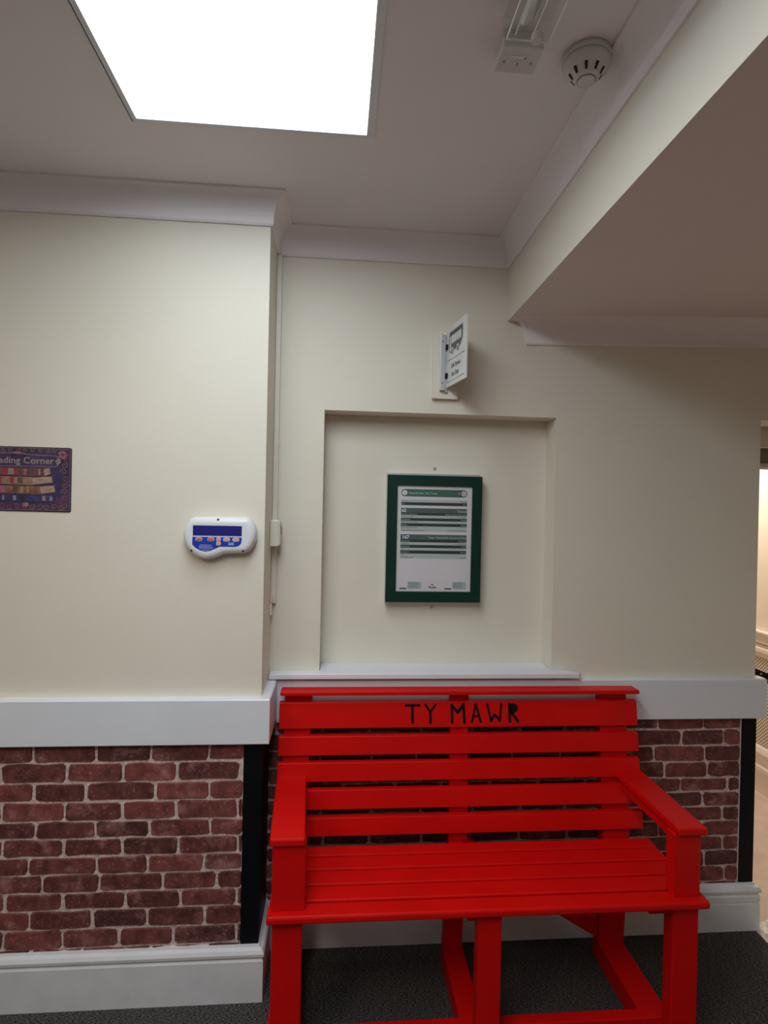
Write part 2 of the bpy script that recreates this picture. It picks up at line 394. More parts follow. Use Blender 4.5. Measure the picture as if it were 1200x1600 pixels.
# dado rails
rail = lambda z0, z1, d: [(-0.005, z0), (d-0.001, z0), (d, z0+0.002), (d, z1-0.004), (d-0.004, z1), (-0.005, z1)]
sweep('trim_4', [(WX0, YL), (XC, YL), (XC, 0.0)], rail(0.811, 0.951, 0.030), white)
sweep('trim_5', [(XC+0.03, 0.0), (XE, 0.0), (XE, 0.10)], rail(0.798, 0.946, 0.028), white)
# sill of the recess with a skewed right end
bm = bmesh.new()
pts = [(XC+0.002,-0.045), (0.880,-0.045), (0.892,-0.030), (0.842,-0.0005), (0.7905,-0.0005), (0.7905,0.0995), (-0.0535,0.0995), (-0.0535,-0.0005), (XC+0.002,-0.0005)]
A = [bm.verts.new((x,y,0.9535)) for x,y in pts]; B = [bm.verts.new((x,y,0.973)) for x,y in pts]
bm.faces.new(A[::-1]); bm.faces.new(B)
for i in range(len(pts)): bm.faces.new((A[i], A[(i+1)%len(pts)], B[(i+1)%len(pts)], B[i]))
finish(bm, 'trim_6', white, kind='structure', bevel=0.003)
# baseboards
base_prof = [(-0.005,0.0),(0.024,0.0),(0.024,0.128),(0.020,0.134),(0.020,0.138),(0.026,0.143),(0.027,0.152),(0.022,0.161),(0.012,0.166),(0.010,0.172),(-0.005,0.172)]
sweep('baseboard_left', [(WX0, YL), (XC, YL), (XC, 0.0)], base_prof, scuffed)
sweep('baseboard_back', [(XC+0.024, 0.0), (XE, 0.0), (XE, 0.10)], base_prof[:2]+[(0.024,0.101),(0.0205,0.103),(0.0205,0.106),(0.024,0.108)]+base_prof[2:], scuffed)
# black corner strips
sweep('trim_7', [(-0.279, YL), (XC, YL), (XC, -0.02)], [(-0.002,0.155),(0.006,0.155),(0.006,0.815),(-0.002,0.815)], black)
sweep('trim_8', [(1.531, 0.0), (XE, 0.0), (XE, 0.05)], [(-0.002,0.165),(0.006,0.165),(0.006,0.80),(-0.002,0.80)], black)
sweep('trim_9', [(1.526, 0.0), (1.531, 0.0)], [(-0.002,0.165),(0.005,0.165),(0.005,0.80),(-0.002,0.80)], alu)

# bricks -------------------------------------------------------------
ROWZ = [0.812, 0.750, 0.690, 0.630, 0.570, 0.517, 0.460, 0.406, 0.350, 0.295, 0.237, 0.178, 0.120]
LEFTJ = [[-.914,-.729,-.562,-.387],[-1.005,-.813,-.645,-.482,-.29],[-.908,-.754,-.55,-.383],[-1.003,-.818,-.647,-.482,-.295],
         [-.901,-.725,-.563,-.378],[-.998,-.819,-.643,-.474,-.293],[-.921,-.719,-.567,-.396],[-.879,-.711,-.521,-.356],
         [-.989,-.818,-.631,-.465,-.291],[-.915,-.73,-.564,-.391],[-.99,-.818,-.65,-.485,-.292],[-.91,-.758,-.554,-.38]]
RIGHTJ = [[1.204,1.382],[1.296,1.464],[1.191,1.389],[1.232,1.401],[1.296,1.482],[1.210,1.384],[1.290,1.465],[1.215,1.387],[1.295,1.468],[1.225,1.395],[1.305,1.477],[1.22,1.39]]
def brick_mesh(x0, x1, z0, z1, y, rnd):
    g = 0.0034+rnd.uniform(-0.0008,0.0010); x0 += g; x1 -= g; z0 += g; z1 -= g
    if x1-x0 < 0.008 or z1-z0 < 0.006: return None
    c = min(0.007, (x1-x0)*0.3, (z1-z0)*0.3); j = lambda a=0.0026: rnd.uniform(-a, a)
    xm = [x0+(x1-x0)*k for k in (0.33, 0.66)]
    o = [(x0+c,z0),(xm[0],z0),(xm[1],z0),(x1-c,z0),(x1,z0+c),(x1,z1-c),(x1-c,z1),(xm[1],z1),(xm[0],z1),(x0+c,z1),(x0,z1-c),(x0,z0+c)]
    o = [(a+j(), b+j()) for a, b in o]; n = len(o)
    cx = (x0+x1)/2; cz = (z0+z1)/2; hx = (x1-x0)/2; hz = (z1-z0)/2; d = 0.0022
    inn = [(cx+(a-cx)*(1-d/hx), cz+(b-cz)*(1-d/hz)) for a, b in o]
    dep = 0.0045 + rnd.uniform(-0.0008, 0.0012)
    vs = [(a-cx, 0.001, b-cz) for a, b in o] + [(a-cx, -dep, b-cz) for a, b in inn]
    fs = [(i, (i+1)%n, n+(i+1)%n, n+i) for i in range(n)] + [tuple(range(n, 2*n))]
    me = bpy.data.meshes.new('brick'); me.from_pydata(vs, [], fs); me.materials.append(brick_m)
    return me, (cx, y, cz)
def brick_wall(parent, rows, xa, xb, y, rnd):
    for r, js in enumerate(rows):
        z1, z0 = ROWZ[r], ROWZ[r+1]
        z1 = min(z1, 0.815); z0 = max(z0, 0.160)
        if z1-z0 < 0.012: continue
        J = [xa]+[j for j in js if xa+0.01 < j < xb-0.01]+[xb]
        for a, b in zip(J, J[1:]):
            q = brick_mesh(a-(0.004 if a == xa else 0), b+(0.004 if b == xb else 0), z0, z1, y, rnd)
            if q:
                o = link('brick', q[0], parent); o.location = q[1]
rnd = random.Random(3)
rowsL = []
for js in LEFTJ:
    a = [j for j in js]
    while a[0] > -1.75: a.insert(0, a[0]-rnd.choice((.165,.17,.18,.186)))
    rowsL.append(a)
rowsB = []
for js in RIGHTJ:
    a = [j for j in js]
    while a[0] > -0.3: a.insert(0, a[0]-rnd.choice((.165,.172,.18,.186)))
    rowsB.append(a)
pydata('mortar', [(WX0,YL-0.0015,0.15),(-0.275,YL-0.0015,0.15),(-0.275,YL-0.0015,0.815),(WX0,YL-0.0015,0.815)], [(0,1,2,3)], mortar, wl)
pydata('mortar', [(XC,-0.0015,0.15),(1.53,-0.0015,0.15),(1.53,-0.0015,0.815),(XC,-0.0015,0.815)], [(0,1,2,3)], mortar, wb)
brick_wall(wl, rowsL, -1.75, -0.279, YL-0.0015, rnd)
brick_wall(wb, rowsB, XC+0.004, 1.526, -0.0015, rnd)

# corridor wall fittings ------------------------------------------------
pydata('perforated_screen', [(WX1-0.004,0.15,0.25),(WX1-0.004,WY1,0.25),(WX1-0.004,WY1,0.76),(WX1-0.004,0.15,0.76)], [(0,1,2,3)], perf_m, wr)
def wall_strip(name, prof, m):
    return sweep(name, [(WX1, WY1), (WX1, WY0)], prof, m)
cp = mat('corridor_trim_paint', (0.77, 0.70, 0.62), 0.4, 0.02, 6)
wall_strip('trim_10', [(-.005,.835),(.020,.835),(.020,.885),(.034,.892),(.034,.902),(-.005,.902)], cp)
wall_strip('trim_11', [(-.005,.755),(.012,.755),(.014,.775),(.022,.785),(.022,.805),(.010,.812),(.010,.825),(-.005,.825)], cp)
wall_strip('baseboard_right', [(-.005,0),(.016,0),(.016,.115),(.030,.125),(.030,.145),(.016,.160),(.016,.195),(.030,.210),(.034,.225),(.024,.25),(-.005,.255)], cp)
o = box('wall_notice', WX1-0.006, WX1-0.001, 0.35, 0.945, 0.94, 1.72, mat('pale_notice_sheet', (0.74, 0.72, 0.74), 0.5, 0.01, 5), bevel=0.001)
tag(o, 'large pale notice sheet on the corridor wall at the right edge', 'notice')
hb = empty('handle', (1.60, 0.03, 0.94), 'black bar with brass screws and round black end behind the wall corner', 'handle')
hexa('mounting_bar', [(1.584,0.035,0.953),(1.584,0.055,0.953),(1.584,0.055,0.978),(1.584,0.035,0.978)],
     [(1.668,0.025,0.922),(1.668,0.045,0.922),(1.668,0.045,0.946),(1.668,0.025,0.946)], blackplastic, hb, bevel=0.002)
bm = bmesh.new(); cyl(bm, (1.655,0.035,0.930), 0.020, (1,0,0), 0.12, 20)
finish(bm, 'round_end', blackplastic, hb, bevel=0.004)
for k in (0.25, 0.55):
    bm = bmesh.new(); cyl(bm, (1.584+0.084*k, 0.0365-0.01*k, 0.9655-0.031*k), 0.0045, (0.1,-1,0), 0.003, 10)
    finish(bm, 'screw', brass, hb)
attach(hb)

# ------------------------------------------------------------------ bench
bench = empty('bench', (0.45, -0.30, 0), 'red painted slatted wooden bench with TY MAWR lettered on its top backrest slat', 'bench')
def board(name, x0, x1, y0, y1, z0, z1, bevel=0.003): return box(name, x0, x1, y0, y1, z0, z1, red, bench, bevel=bevel)
# seat: four slats and a wider nosed front board
SB = [-0.1805, -0.238, -0.307, -0.377, -0.445]
for a, b in zip(SB, SB[1:]):
    board('seat_slat', -0.166, 1.072, b+0.004, a-0.003, 0.434, 0.455, 0.004)
board('front_board', -0.169, 1.077, -0.505, -0.4485, 0.433, 0.455, 0.006)
# front legs with the arm posts above the seat
for x0, x1, px in ((-0.156,-0.074,(-0.158,-0.067)), (0.414,0.481,None), (0.981,1.058,(0.980,1.060))):
    board('leg', x0, x1, -0.480, -0.432, 0, 0.433)
    if px: board('arm_post', px[0], px[1], -0.480, -0.438, 0.455, 0.635)
# rear uprights: vertical below the seat, leaning back above it
def upright(l0, l1, u0, u1):
    bm = bmesh.new()
    rows = [(l0,l1,-0.136,-0.094,0.0),(l0+(u0-l0)*.6,l1+(u1-l1)*.6,-0.136,-0.094,0.44),(u0,u1,-0.073,-0.035,0.9135)]
    R = [[bm.verts.new(p) for p in ((a,c,z),(b,c,z),(b,d,z),(a,d,z))] for a,b,c,d,z in rows]
    bm.faces.new(R[0][::-1]); bm.faces.new(R[-1])
    for A, B in zip(R, R[1:]):
        for i in range(4): bm.faces.new((A[i], A[(i+1)%4], B[(i+1)%4], B[i]))
    finish(bm, 'rear_post', red, bench, bevel=0.003)
upright(-0.186,-0.100,-0.166,-0.075); upright(0.384,0.447,0.405,0.470); upright(0.926,1.018,0.942,1.041)
# backrest slats on the leaning plane
for zt, zb, x0, x1, k in [(a-.0055, b+.003, c, d, i) for i, (a, b, c, d) in enumerate(((0.896,0.803,-0.1825,1.069),(0.7864,0.7174,-0.1825,1.069),(0.7026,0.6345,-0.184,1.069),(0.617,0.548,-0.183,1.070),(0.531,0.466,-0.183,1.071)))]:
    fy = lambda z: -0.0927-(0.896-z)*0.147
    o = hexa('back_slat', [(x0,fy(zb),zb),(x1,fy(zb),zb),(x1,fy(zb)+0.019,zb+.002),(x0,fy(zb)+0.019,zb+.002)],
             [(x0,fy(zt),zt),(x1,fy(zt),zt),(x1,fy(zt)+0.019,zt+.002),(x0,fy(zt)+0.019,zt+.002)], red, bench, bevel=0.002)
    if k == 0:
        o['label'] = 'wide top slat with black lettering'
        top_slat = o
board('top_cap', -0.179, 1.069, -0.1135, -0.056, 0.9185, 0.9325, 0.003)
# lettering cut into the top slat, drawn as black strokes
kx = lambda x: x*0.9865
kz = lambda z: z*0.9865+0.0209
n_sl = Vector((0,-1,-0.147)).normalized()
up = Vector((0,0.147,1)).normalized()
T = lambda x, z: (kx(x), (kz(z)-0.896)*1.0108)
LETTERS = [
  [([(.249,.870),(.296,.870)],.0085),([(.272,.870),(.273,.814)],.010)],
  [([(.318,.872),(.335,.848),(.354,.872)],.008),([(.335,.850),(.336,.812)],.009)],
  [([(.412,.812),(.411,.871)],.009),([(.411,.869),(.432,.846),(.452,.871)],.010),([(.452,.873),(.455,.812)],.010)],
  [([(.482,.814),(.496,.872)],.0075),([(.496,.872),(.513,.814)],.008),([(.488,.833),(.506,.833)],.007)],
  [([(.537,.872),(.550,.817)],.008),([(.550,.817),(.563,.838)],.009),([(.563,.838),(.581,.817)],.009),([(.581,.817),(.587,.872)],.008)],
  [([(.617,.814),(.617,.872)],.010),([(.624,.844),(.646,.815)],.010)]]
for li, strokes in enumerate(LETTERS):
    P = Print((0,-0.0927,0.896), X_, up, n_sl)
    for st, w in strokes:
        P.line([T(*p) for p in st], w, darkpaint, 0.0006)
        for q in st: a = T(*q); P.disc(a[0], a[1], w*0.5, darkpaint, 0.0006, seg=10)
    if li == 5: P.poly([T(*p) for p in ((.614,.874),(.632,.875),(.644,.869),(.648,.858),(.644,.848),(.634,.842),(.614,.842))], darkpaint, 0.0006)
    o = P.build('letter', top_slat)
    if li == 0: o['label'] = 'black painted capital letter'
# arms
def arm(f0, f1, b0, b1):
    bm = bmesh.new()
    pts = [(f0,-0.491),(f1,-0.491),(b1,-0.1115),(b0,-0.1115)]
    A = [bm.verts.new((x,y,0.635)) for x,y in pts]; B = [bm.verts.new((x,y,0.657)) for x,y in pts]
    bm.faces.new(A[::-1]); bm.faces.new(B)
    for i in range(4): bm.faces.new((A[i],A[(i+1)%4],B[(i+1)%4],B[i]))
    finish(bm, 'armrest', red, bench, bevel=0.005)
arm(-0.164,-0.069,-0.185,-0.087); arm(0.985,1.074,0.981,1.075)
board('arm_rail', -0.150, -0.095, -0.438, -0.125, 0.600, 0.635); board('arm_rail', 0.994, 1.045, -0.438, -0.125, 0.600, 0.635)
# floor rails, seat bearers, front stretcher and rear brace
for x0, x1 in ((-0.172,-0.098), (0.384,0.452), (0.926,1.012)):
    board('floor_rail', x0, x1, -0.434, -0.134, 0.0, 0.070)
    board('seat_bearer', x0+.01, x1-.01, -0.434, -0.134, 0.375, 0.434)
board('front_stretcher', -0.074, 0.985, -0.430, -0.395, 0.028, 0.066)
bm = bmesh.new()
q = [(0.930,0.075),(0.450,0.370),(0.450,0.440),(0.930,0.150)]
add_hexa(bm, [(x,-0.128,z) for x,z in q], [(x,-0.100,z) for x,z in q]); finish(bm, 'rear_brace', red, bench, bevel=0.002)
attach(bench)

# ------------------------------------------------------------------ keypad
kp = empty('keypad', (-0.362, YL, 1.386), 'white rounded alarm keypad with blue display and red buttons on the left wall', 'keypad')
ol = [(-.440,1.515),(-.281,1.516)]
def arc(cx, cz, rx, rz, a0, a1, n=8): return [(cx+rx*math.cos(math.radians(a0+(a1-a0)*i/n)), cz+rz*math.sin(math.radians(a0+(a1-a0)*i/n))) for i in range(n+1)]
outline = arc(-.437,1.500,.014,.014,90,150,3)
outline = [(-.281,1.516)] + [(-.437,1.515)] + [(-.449,1.509)] + [(-.464,1.490),(-.472,1.466),(-.470,1.441),(-.461,1.420),(-.446,1.402),(-.425,1.389),(-.402,1.383),(-.380,1.386),(-.360,1.394),(-.345,1.401),(-.325,1.402),(-.289,1.403),(-.274,1.408),(-.260,1.424),(-.251,1.448),(-.250,1.472),(-.257,1.492),(-.269,1.509)]
def layered(name, rings, m, parent, smooth=True):
    """rings: list of (polygon points xz, y)"""
    bm = bmesh.new(); R = [[bm.verts.new((x,y,z)) for x,z in pts] for pts, y in rings]; n = len(rings[0][0])
    for A, B in zip(R, R[1:]):
        for i in range(n): bm.faces.new((A[i],A[(i+1)%n],B[(i+1)%n],B[i]))
    bm.faces.new(R[-1]); bm.faces.new(R[0][::-1])
    o = finish(bm, name, m, parent)
    if smooth:
        for p in o.data.polygons: p.use_smooth = len(p.vertices) == 4
    return o
def shrink(pts, d):
    cx, cz = -.362, 1.453; out = []; n = len(pts)
    for i, (x, z) in enumerate(pts):
        a = Vector(pts[i-1]); b = Vector(pts[(i+1)%n]); t = (b-a).normalized(); nn = Vector((-t.y, t.x))
        if nn.dot(Vector((cx-x, cz-z))) < 0: nn = -nn
        out.append((x+nn.x*d, z+nn.y*d))
    return out
layered('case', [(outline, YL), (outline, YL-0.020), (shrink(outline,.002), YL-0.030), (shrink(outline,.006), YL-0.0365), (shrink(outline,.012), YL-0.0405), (shrink(outline,.020), YL-0.041)], plastic, kp)
KY = YL-0.0413
P = Print((0,KY,0), X_, Z_, NY)
P.rect(-.4395,-.2925,1.4575,1.4885, lcd, 0.0004); P.build('display', kp)
P = Print((0,KY,0), X_, Z_, NY)
P.poly([(-.4405,1.4535),(-.4405,1.430),(-.432,1.421),(-.418,1.413),(-.402,1.409),(-.388,1.411),(-.372,1.418),(-.358,1.4245),(-.312,1.4245),(-.302,1.427),(-.295,1.434),(-.2925,1.443),(-.2925,1.4535)], bluepanel, 0.0004)
for k, (x0, x1, z) in enumerate(((-.418,-.383,1.4285),(-.421,-.380,1.4235),(-.420,-.378,1.419),(-.410,-.388,1.4135))):
    P.rect(x0, x1, z-.0005, z+.0005, pale, 0.0007)
P.text('SAS', -.324, 1.4295, 0.0125, pale, 0.0008, 'CENTER', 0.85)
P.build('control_panel', kp)
for x, z, w, h, m in ((-.421,1.446,.0085,.0048,buttonred),(-.385,1.446,.0085,.0048,buttonred),(-.362,1.4465,.0052,.0052,buttonpink),(-.362,1.434,.0052,.0052,buttonpink),(-.338,1.446,.0085,.0048,buttonpink),(-.310,1.446,.0085,.0048,buttonpink)):
    bm = bmesh.new()
    for (ww, hh, y0, y1, mi) in ((w+.0015, h+.0015, KY-.0003, KY-.0008, 0), (w, h, KY-.0008, KY-.002, 1)):
        pts = [(x+ww*max(-1,min(1,1.25*math.cos(a))), z+hh*math.sin(a)) for a in [2*math.pi*i/16 for i in range(16)]]
        A = [bm.verts.new((a, y0, b)) for a, b in pts]; B = [bm.verts.new((a, y1, b)) for a, b in pts]
        fs = [bm.faces.new(B)] + [bm.faces.new((A[i],A[(i+1)%16],B[(i+1)%16],B[i])) for i in range(16)]
        for f in fs: f.material_index = mi
    finish(bm, 'button', [pale, m], kp)
for x, z in ((-.365,1.507),(-.443,1.411),(-.288,1.412)):
    bm = bmesh.new(); cyl(bm, (x, YL-0.032, z), 0.0034, NY, 0.0085, 12); finish(bm, 'screw_hole', darkslot, kp)
attach(kp)

# ------------------------------------------------------------------ cable conduit and sensor box in the corner
cb = box('cable_conduit', XC+0.0005, XC+0.018, -0.016, -0.0005, 1.212, 2.43, creamplastic, bevel=0.002)
tag(cb, 'thin cream vertical cable conduit in the wall corner', 'conduit')
jb = empty('contact_box', (XC, -0.05, 1.41), 'small white box with red slot below the conduit in the corner', 'box')
box('case', XC+0.0005, XC+0.030, -0.080, -0.020, 1.415, 1.505, creamplastic, jb, bevel=0.004)
box('lid', XC+0.030, XC+0.034, -0.076, -0.024, 1.420, 1.500, creamplastic, jb, bevel=0.001)
o = box('slot', XC+0.0335, XC+0.035, -0.045, -0.026, 1.455, 1.485, redled, jb)
attach(jb)
cl = empty('cable_clip', (XC+0.005, -0.03, 1.19), 'small white clip with pinkish cap low on the corner wall', 'clip')
box('body', XC+0.0005, XC+0.008, -0.042, -0.030, 1.175, 1.218, creamplastic, cl, bevel=0.002)
box('cap', XC+0.0005, XC+0.011, -0.044, -0.028, 1.218, 1.234, mat('pinkish_cap', (0.75,0.55,0.48), 0.5, 0.02, 10), cl, bevel=0.003)
attach(cl)

# ------------------------------------------------------------------ Reading Corner poster
ps = empty('wall_sign', (-0.968, YL, 1.52), 'purple Reading Corner sign with stacked old books on the left wall', 'sign')
px0, px1, pz0, pz1 = -1.122, -0.816, 1.521, 1.717
purple = mat('poster_purple', (0.052, 0.030, 0.080), 0.4, 0.45, 22)
indigo = mat('poster_indigo', (0.038, 0.029, 0.090), 0.4, 0.3, 25)
gold = mat('poster_gold', (0.30, 0.20, 0.16), 0.45, 0.2, 60)
lettergold = mat('poster_lettering', (0.33, 0.27, 0.24), 0.45, 0.15, 80)
rose = mat('poster_rose', (0.32, 0.10, 0.15), 0.45, 0.3, 60)
edge = mat('poster_edge', (0.02, 0.015, 0.035), 0.5, 0.2, 30)
bk = [mat('poster_book_plum', (0.13,0.055,0.055), 0.5, 0.4, 60), mat('poster_book_tan', (0.30,0.16,0.10), 0.5, 0.4, 60),
      mat('poster_book_brown', (0.20,0.09,0.055), 0.5, 0.4, 60), mat('poster_book_blue', (0.035,0.035,0.13), 0.5, 0.4, 60)]
crim = mat('poster_crimson', (0.30, 0.028, 0.05), 0.5, 0.3, 60)
pages = mat('poster_pages', (0.40, 0.26, 0.20), 0.5, 0.3, 120)
slate = mat('poster_slate', (0.22,0.20,0.26), 0.5, 0.3, 80)
olive = mat('poster_olive', (0.09, 0.065, 0.045), 0.5, 0.3, 80)
bm = bmesh.new()
pts = [(px0,pz0),(px1-.004,pz0-.001),(px1,pz0+.003),(px1,pz1-.004),(px1-.004,pz1),(px0,pz1)]
A = [bm.verts.new((x,YL-.0003,z)) for x,z in pts]; B = [bm.verts.new((x,YL-.0026,z)) for x,z in pts]
bm.faces.new(A); bm.faces.new(B[::-1])
for i in range(6): bm.faces.new((A[i],A[(i+1)%6],B[(i+1)%6],B[i]))
finish(bm, 'panel', [edge], ps)
P = Print((0,YL-0.0026,0), X_, Z_, NY)
P.rect(px0+.003,px1-.003,pz0+.003,pz1-.003, purple, .0003)
P.rect(px0+.03,px1-.03,pz0+.03,pz1-.055, indigo, .0004)
# banner
P.poly([(px0+.03,1.657),(-.862,1.657),(-.856,1.662),(-.856,1.687),(-.862,1.692),(-.93,1.694),(-.97,1.698),(px0+.03,1.697)], gold, .0005)
P.poly([(px0+.032,1.6585),(-.8630,1.6585),(-.8575,1.663),(-.8575,1.686),(-.8635,1.6905),(-.93,1.6922),(-.97,1.6962),(px0+.032,1.6952)], purple, .0006)
P.text('Reading Corner', -.8675, 1.6665, 0.0275, lettergold, .0008, 'RIGHT', 1.08)
for dx, dz in ((-.855,1.681),(-.851,1.672),(-.856,1.668),(-.860,1.675),(-.851,1.679)): P.disc(dx, dz, .0035, lettergold, .0008, seg=8)
# books: (top z, bottom z, right x of spine, page tip x)
for k, (zt, zb, xr, xt) in enumerate(((1.653,1.628,-.893,-.876),(1.626,1.601,-.925,-.870),(1.599,1.573,-.903,-.862),(1.571,1.550,-.868,-.866))):
    xl = px0+.045+.004*k; h = .0005+.0002*(3-k)
    P.poly([(xl,zb+.003),(xr-.012,zb-.001),(xr,zb+.001),(xr+.002,zt-.005),(xr-.006,zt-.001),(xl,zt)], bk[k], h)
    if k < 3:
        P.poly([(xr,zb+.001),(xt,zb+.008),(xt-.003,zt+.001),(xr-.004,zt-.003)], pages, h+.0001)
        P.line([(xr,zb+.001),(xt+.003,zb+.009)], .0016, olive, h+.00015)
        P.line([(xr-.004,zt-.002),(xt+.002,zt+.002)], .0014, bk[k], h+.00015)
        for q in (.35,.6): P.line([(xr,zb+(zt-zb)*q),(xt-.002,zb+.008+(zt-zb)*q*.75)], .0005, bk[2], h+.00015)
    bands = [((-1.000,-.984,gold),(-1.018,-1.000,crim),(-.984,-.972,crim),(-.955,-.946,rose),(-.930,-.926,olive),(-.912,-.906,gold)),
             ((-1.035,-1.018,crim),(-.995,-.983,crim),(-1.008,-1.004,gold),(-.973,-.958,olive),(-.940,-.936,gold)),
             ((-1.030,-1.010,rose),(-.985,-.972,olive),(-.965,-.955,gold),(-.945,-.940,gold)),
             ((-1.016,-1.011,gold),(-.985,-.976,slate),(-1.005,-.990,indigo),(-.879,-.870,slate),(-.965,-.95,edge),(-.900,-.89,gold))][k]
    for a, b, mt in bands: P.poly([(a,zb+.004),(b,zb+.0035),(b,zt-.003),(a,zt-.0025)], mt, h+.0001)
    P.line([(xl,zb+.002),(xr-.012,zb-.0015)], .002, edge, h+.00015)
# scroll border
rs = random.Random(11)
def scroll(x, z, r, a0, turns, mt, w=.0016):
    pts = []
    for i in range(15):
        t = i/14; a = a0+turns*2*math.pi*t; rr = r*(1-.8*t); pts.append((x+rr*math.cos(a), z+rr*math.sin(a)))
    P.line(pts, w, mt, .0006)
for i in range(8):
    z = 1.541+i*.0205; scroll(px1-.018+rs.uniform(-.005,.004), z, .0105, rs.uniform(0,6), rs.choice((-1.2,1.2)), rs.choice((gold,gold,rose)))
for i in range(13):
    x = px0+.02+i*.0215; scroll(x, pz0+.014, .0095, rs.uniform(0,6), rs.choice((-1.2,1.2)), rs.choice((gold,rose,rose)))
    scroll(x, pz1-.011, .0075, rs.uniform(0,6), rs.choice((-1.2,1.2)), gold, .0013)
for i in range(7):
    scroll(px0+.018, 1.545+i*.022, .0105, rs.uniform(0,6), 1.2, gold)
for i in range(6):
    a = i*math.pi/3; scroll(px1-.030+.009*math.cos(a), pz0+.030+.009*math.sin(a), .007, a, 1.0, rose, .0018)
P.disc(-.948, 1.541, .010, rose, .0007, .007); P.disc(-.975, 1.6985, .014, rose, .0007, .004); P.disc(-.945,1.543,.005, gold, .0008)
for a in range(5): P.disc(px1-.026+.009*math.cos(a*1.26), pz1-.022+.008*math.sin(a*1.26), .0065, rose, .00065, .005, 10)
P.line([(px1-.004,pz0+.004),(px1-.004,pz1-.004),(px0+.004,pz1-.004),(px0+.004,pz0+.004),(px1-.004,pz0+.004)], .0012, gold, .0006)
P.build('printed_picture', ps)
attach(ps)

# ------------------------------------------------------------------ bus sign
bs = empty('bus_stop_sign', (0.38, -0.01, 1.97), 'white projecting bus stop sign with grey bus pictogram above the recess', 'sign')
o = box('backing_plate', 0.327, 0.418, -0.018, -0.0005, 1.948, 2.20, cream, bs, bevel=0.001)
bm = bmesh.new(); add_box(bm, 0.351, 0.369, -0.034, -0.018, 1.975, 2.172); add_box(bm, 0.369, 0.379, -0.026, -0.018, 1.968, 2.182)
finish(bm, 'bracket', alu, bs, bevel=0.001)
# blade from (0.376,-0.026) to (0.406,-0.195)
bA = Vector((0.3755,-0.024,0)); bB = Vector((0.4065,-0.195,0)); bd = (bB-bA).normalized(); bn = Vector((bd.y,-bd.x,0)).normalized()
bn = bn if bn.x < 0 else -bn       # faces left, towards the viewer
BLn = (bB-bA).length; z0b, z1b = 1.985, 2.195
th = 0.006
a = [bA+Vector((0,0,z0b)), bB+Vector((0,0,z0b)), bB-bn*th+Vector((0,0,z0b)), bA-bn*th+Vector((0,0,z0b))]
hexa('sign_panel', a, [p+Vector((0,0,z1b-z0b)) for p in a], signwhite, bs, bevel=0.0008)
P = Print(bA+Vector((0,0,z0b)), bd, Z_, bn)
Hb = z1b-z0b; L = BLn
P.rect(.006, L-.008, .0905, .0922, ink, .0006); P.rect(.006, L-.010, .0160, .0175, ink, .0006)
# bus: dark body with light windows, wheels
bx0, bx1, by0, by1 = .024, L-.030, .117, .188
P.poly([(bx0,by0),(bx1-.022,by0+.004),(bx1,by0+.026),(bx1,by1),(bx0+.004,by1),(bx0,by1-.006)], ink, .0006)
P.rect(bx0+.006, bx0+.017, by0+.004, by1-.016, signwhite, .0009)
ww = (bx1-bx0-.030)/4
for k in range(4): P.rect(bx0+.022+k*ww, bx0+.022+k*ww+ww*.84, by1-.043, by1-.015, signwhite, .0009)
for wx in (bx0+.028, bx1-.042):
    P.disc(wx, by0+.002, .0125, signwhite, .0009, .0125); P.disc(wx, by0+.000, .0085, ink, .0012, .0085); P.disc(wx, by0, .003, signwhite, .0014)
P.text('Safle Bysiau', L*0.49, .0600, .0225, ink, .0006, 'CENTER', 0.80, .02); P.text('Bus Stop', L*0.47, .0310, .0225, ink, .0006, 'CENTER', 0.80, .02)
P.build('print', bs)
for z in (2.128, 2.027): box('clip', 0.3675, 0.377, -0.040, -0.030, z-.008, z+.008, blackplastic, bs, bevel=0.0015)
for z in (2.147, 2.001):
    bm = bmesh.new(); cyl(bm, (0.3595,-0.034,z), .003, NY, .0015, 10); finish(bm, 'screw', steel, bs)
attach(bs)

# ------------------------------------------------------------------ bus timetable case in the recess
nb = empty('timetable_case', (0.36, 0.10, 1.207), 'dark green framed bus timetable case hanging in the wall recess', 'notice')
fx0, fx1, fz0, fz1 = 0.180, 0.534, 1.2095, 1.6770
ix0, ix1, iz0, iz1 = 0.2175, 0.4975, 1.2480, 1.6390
bm = bmesh.new()
add_box(bm, fx0-.001, fx1-.006, 0.060, 0.0995, fz0-.004, fz1+.007); finish(bm, 'back_box', alu, nb, bevel=.001)
bm = bmesh.new()
O = [(fx0,fz0),(fx1,fz0),(fx1,fz1),(fx0,fz1)]; I = [(ix0,iz0),(ix1,iz0),(ix1,iz1),(ix0,iz1)]
def ring(pts, y): return [bm.verts.new((x,y,z)) for x,z in pts]
r0 = ring(O,.0675); r1 = ring(O,.052); r2 = ring(I,.052); r3 = ring(I,.0597)
for A, B in ((r0,r1),(r1,r2),(r2,r3),(r3,r0)):
    for i in range(4): bm.faces.new((A[i],A[(i+1)%4],B[(i+1)%4],B[i]))
finish(bm, 'frame', green, nb, bevel=.0012)
PY = 0.0598
P = Print((0,PY,0), X_, Z_, NY)
P.rect(ix0+.001, ix1-.001, iz0+.001, iz1-.001, paper, .0001)
P.o = Vector((0,PY,1.55*(1-.9905))); P.u = Vector((.9905,0,0)); P.v = Vector((0,0,.9905))
tg = mat('timetable_green', (0.045,0.145,0.100), .5, .04, 20); tgr = mat('timetable_slate', (0.075,0.12,0.115), .5, .05, 30)
tdk = mat('timetable_dark', (0.028,0.042,0.044), .5, .08, 30); tlt = mat('timetable_pale_grey', (0.44,0.52,0.49), .5, .02, 20)
tin = mat('timetable_ink', (0.12,0.13,0.13), .5, .05, 30); tbl = mat('timetable_pale_blue', (0.42,0.50,0.54), .5, .02, 20)
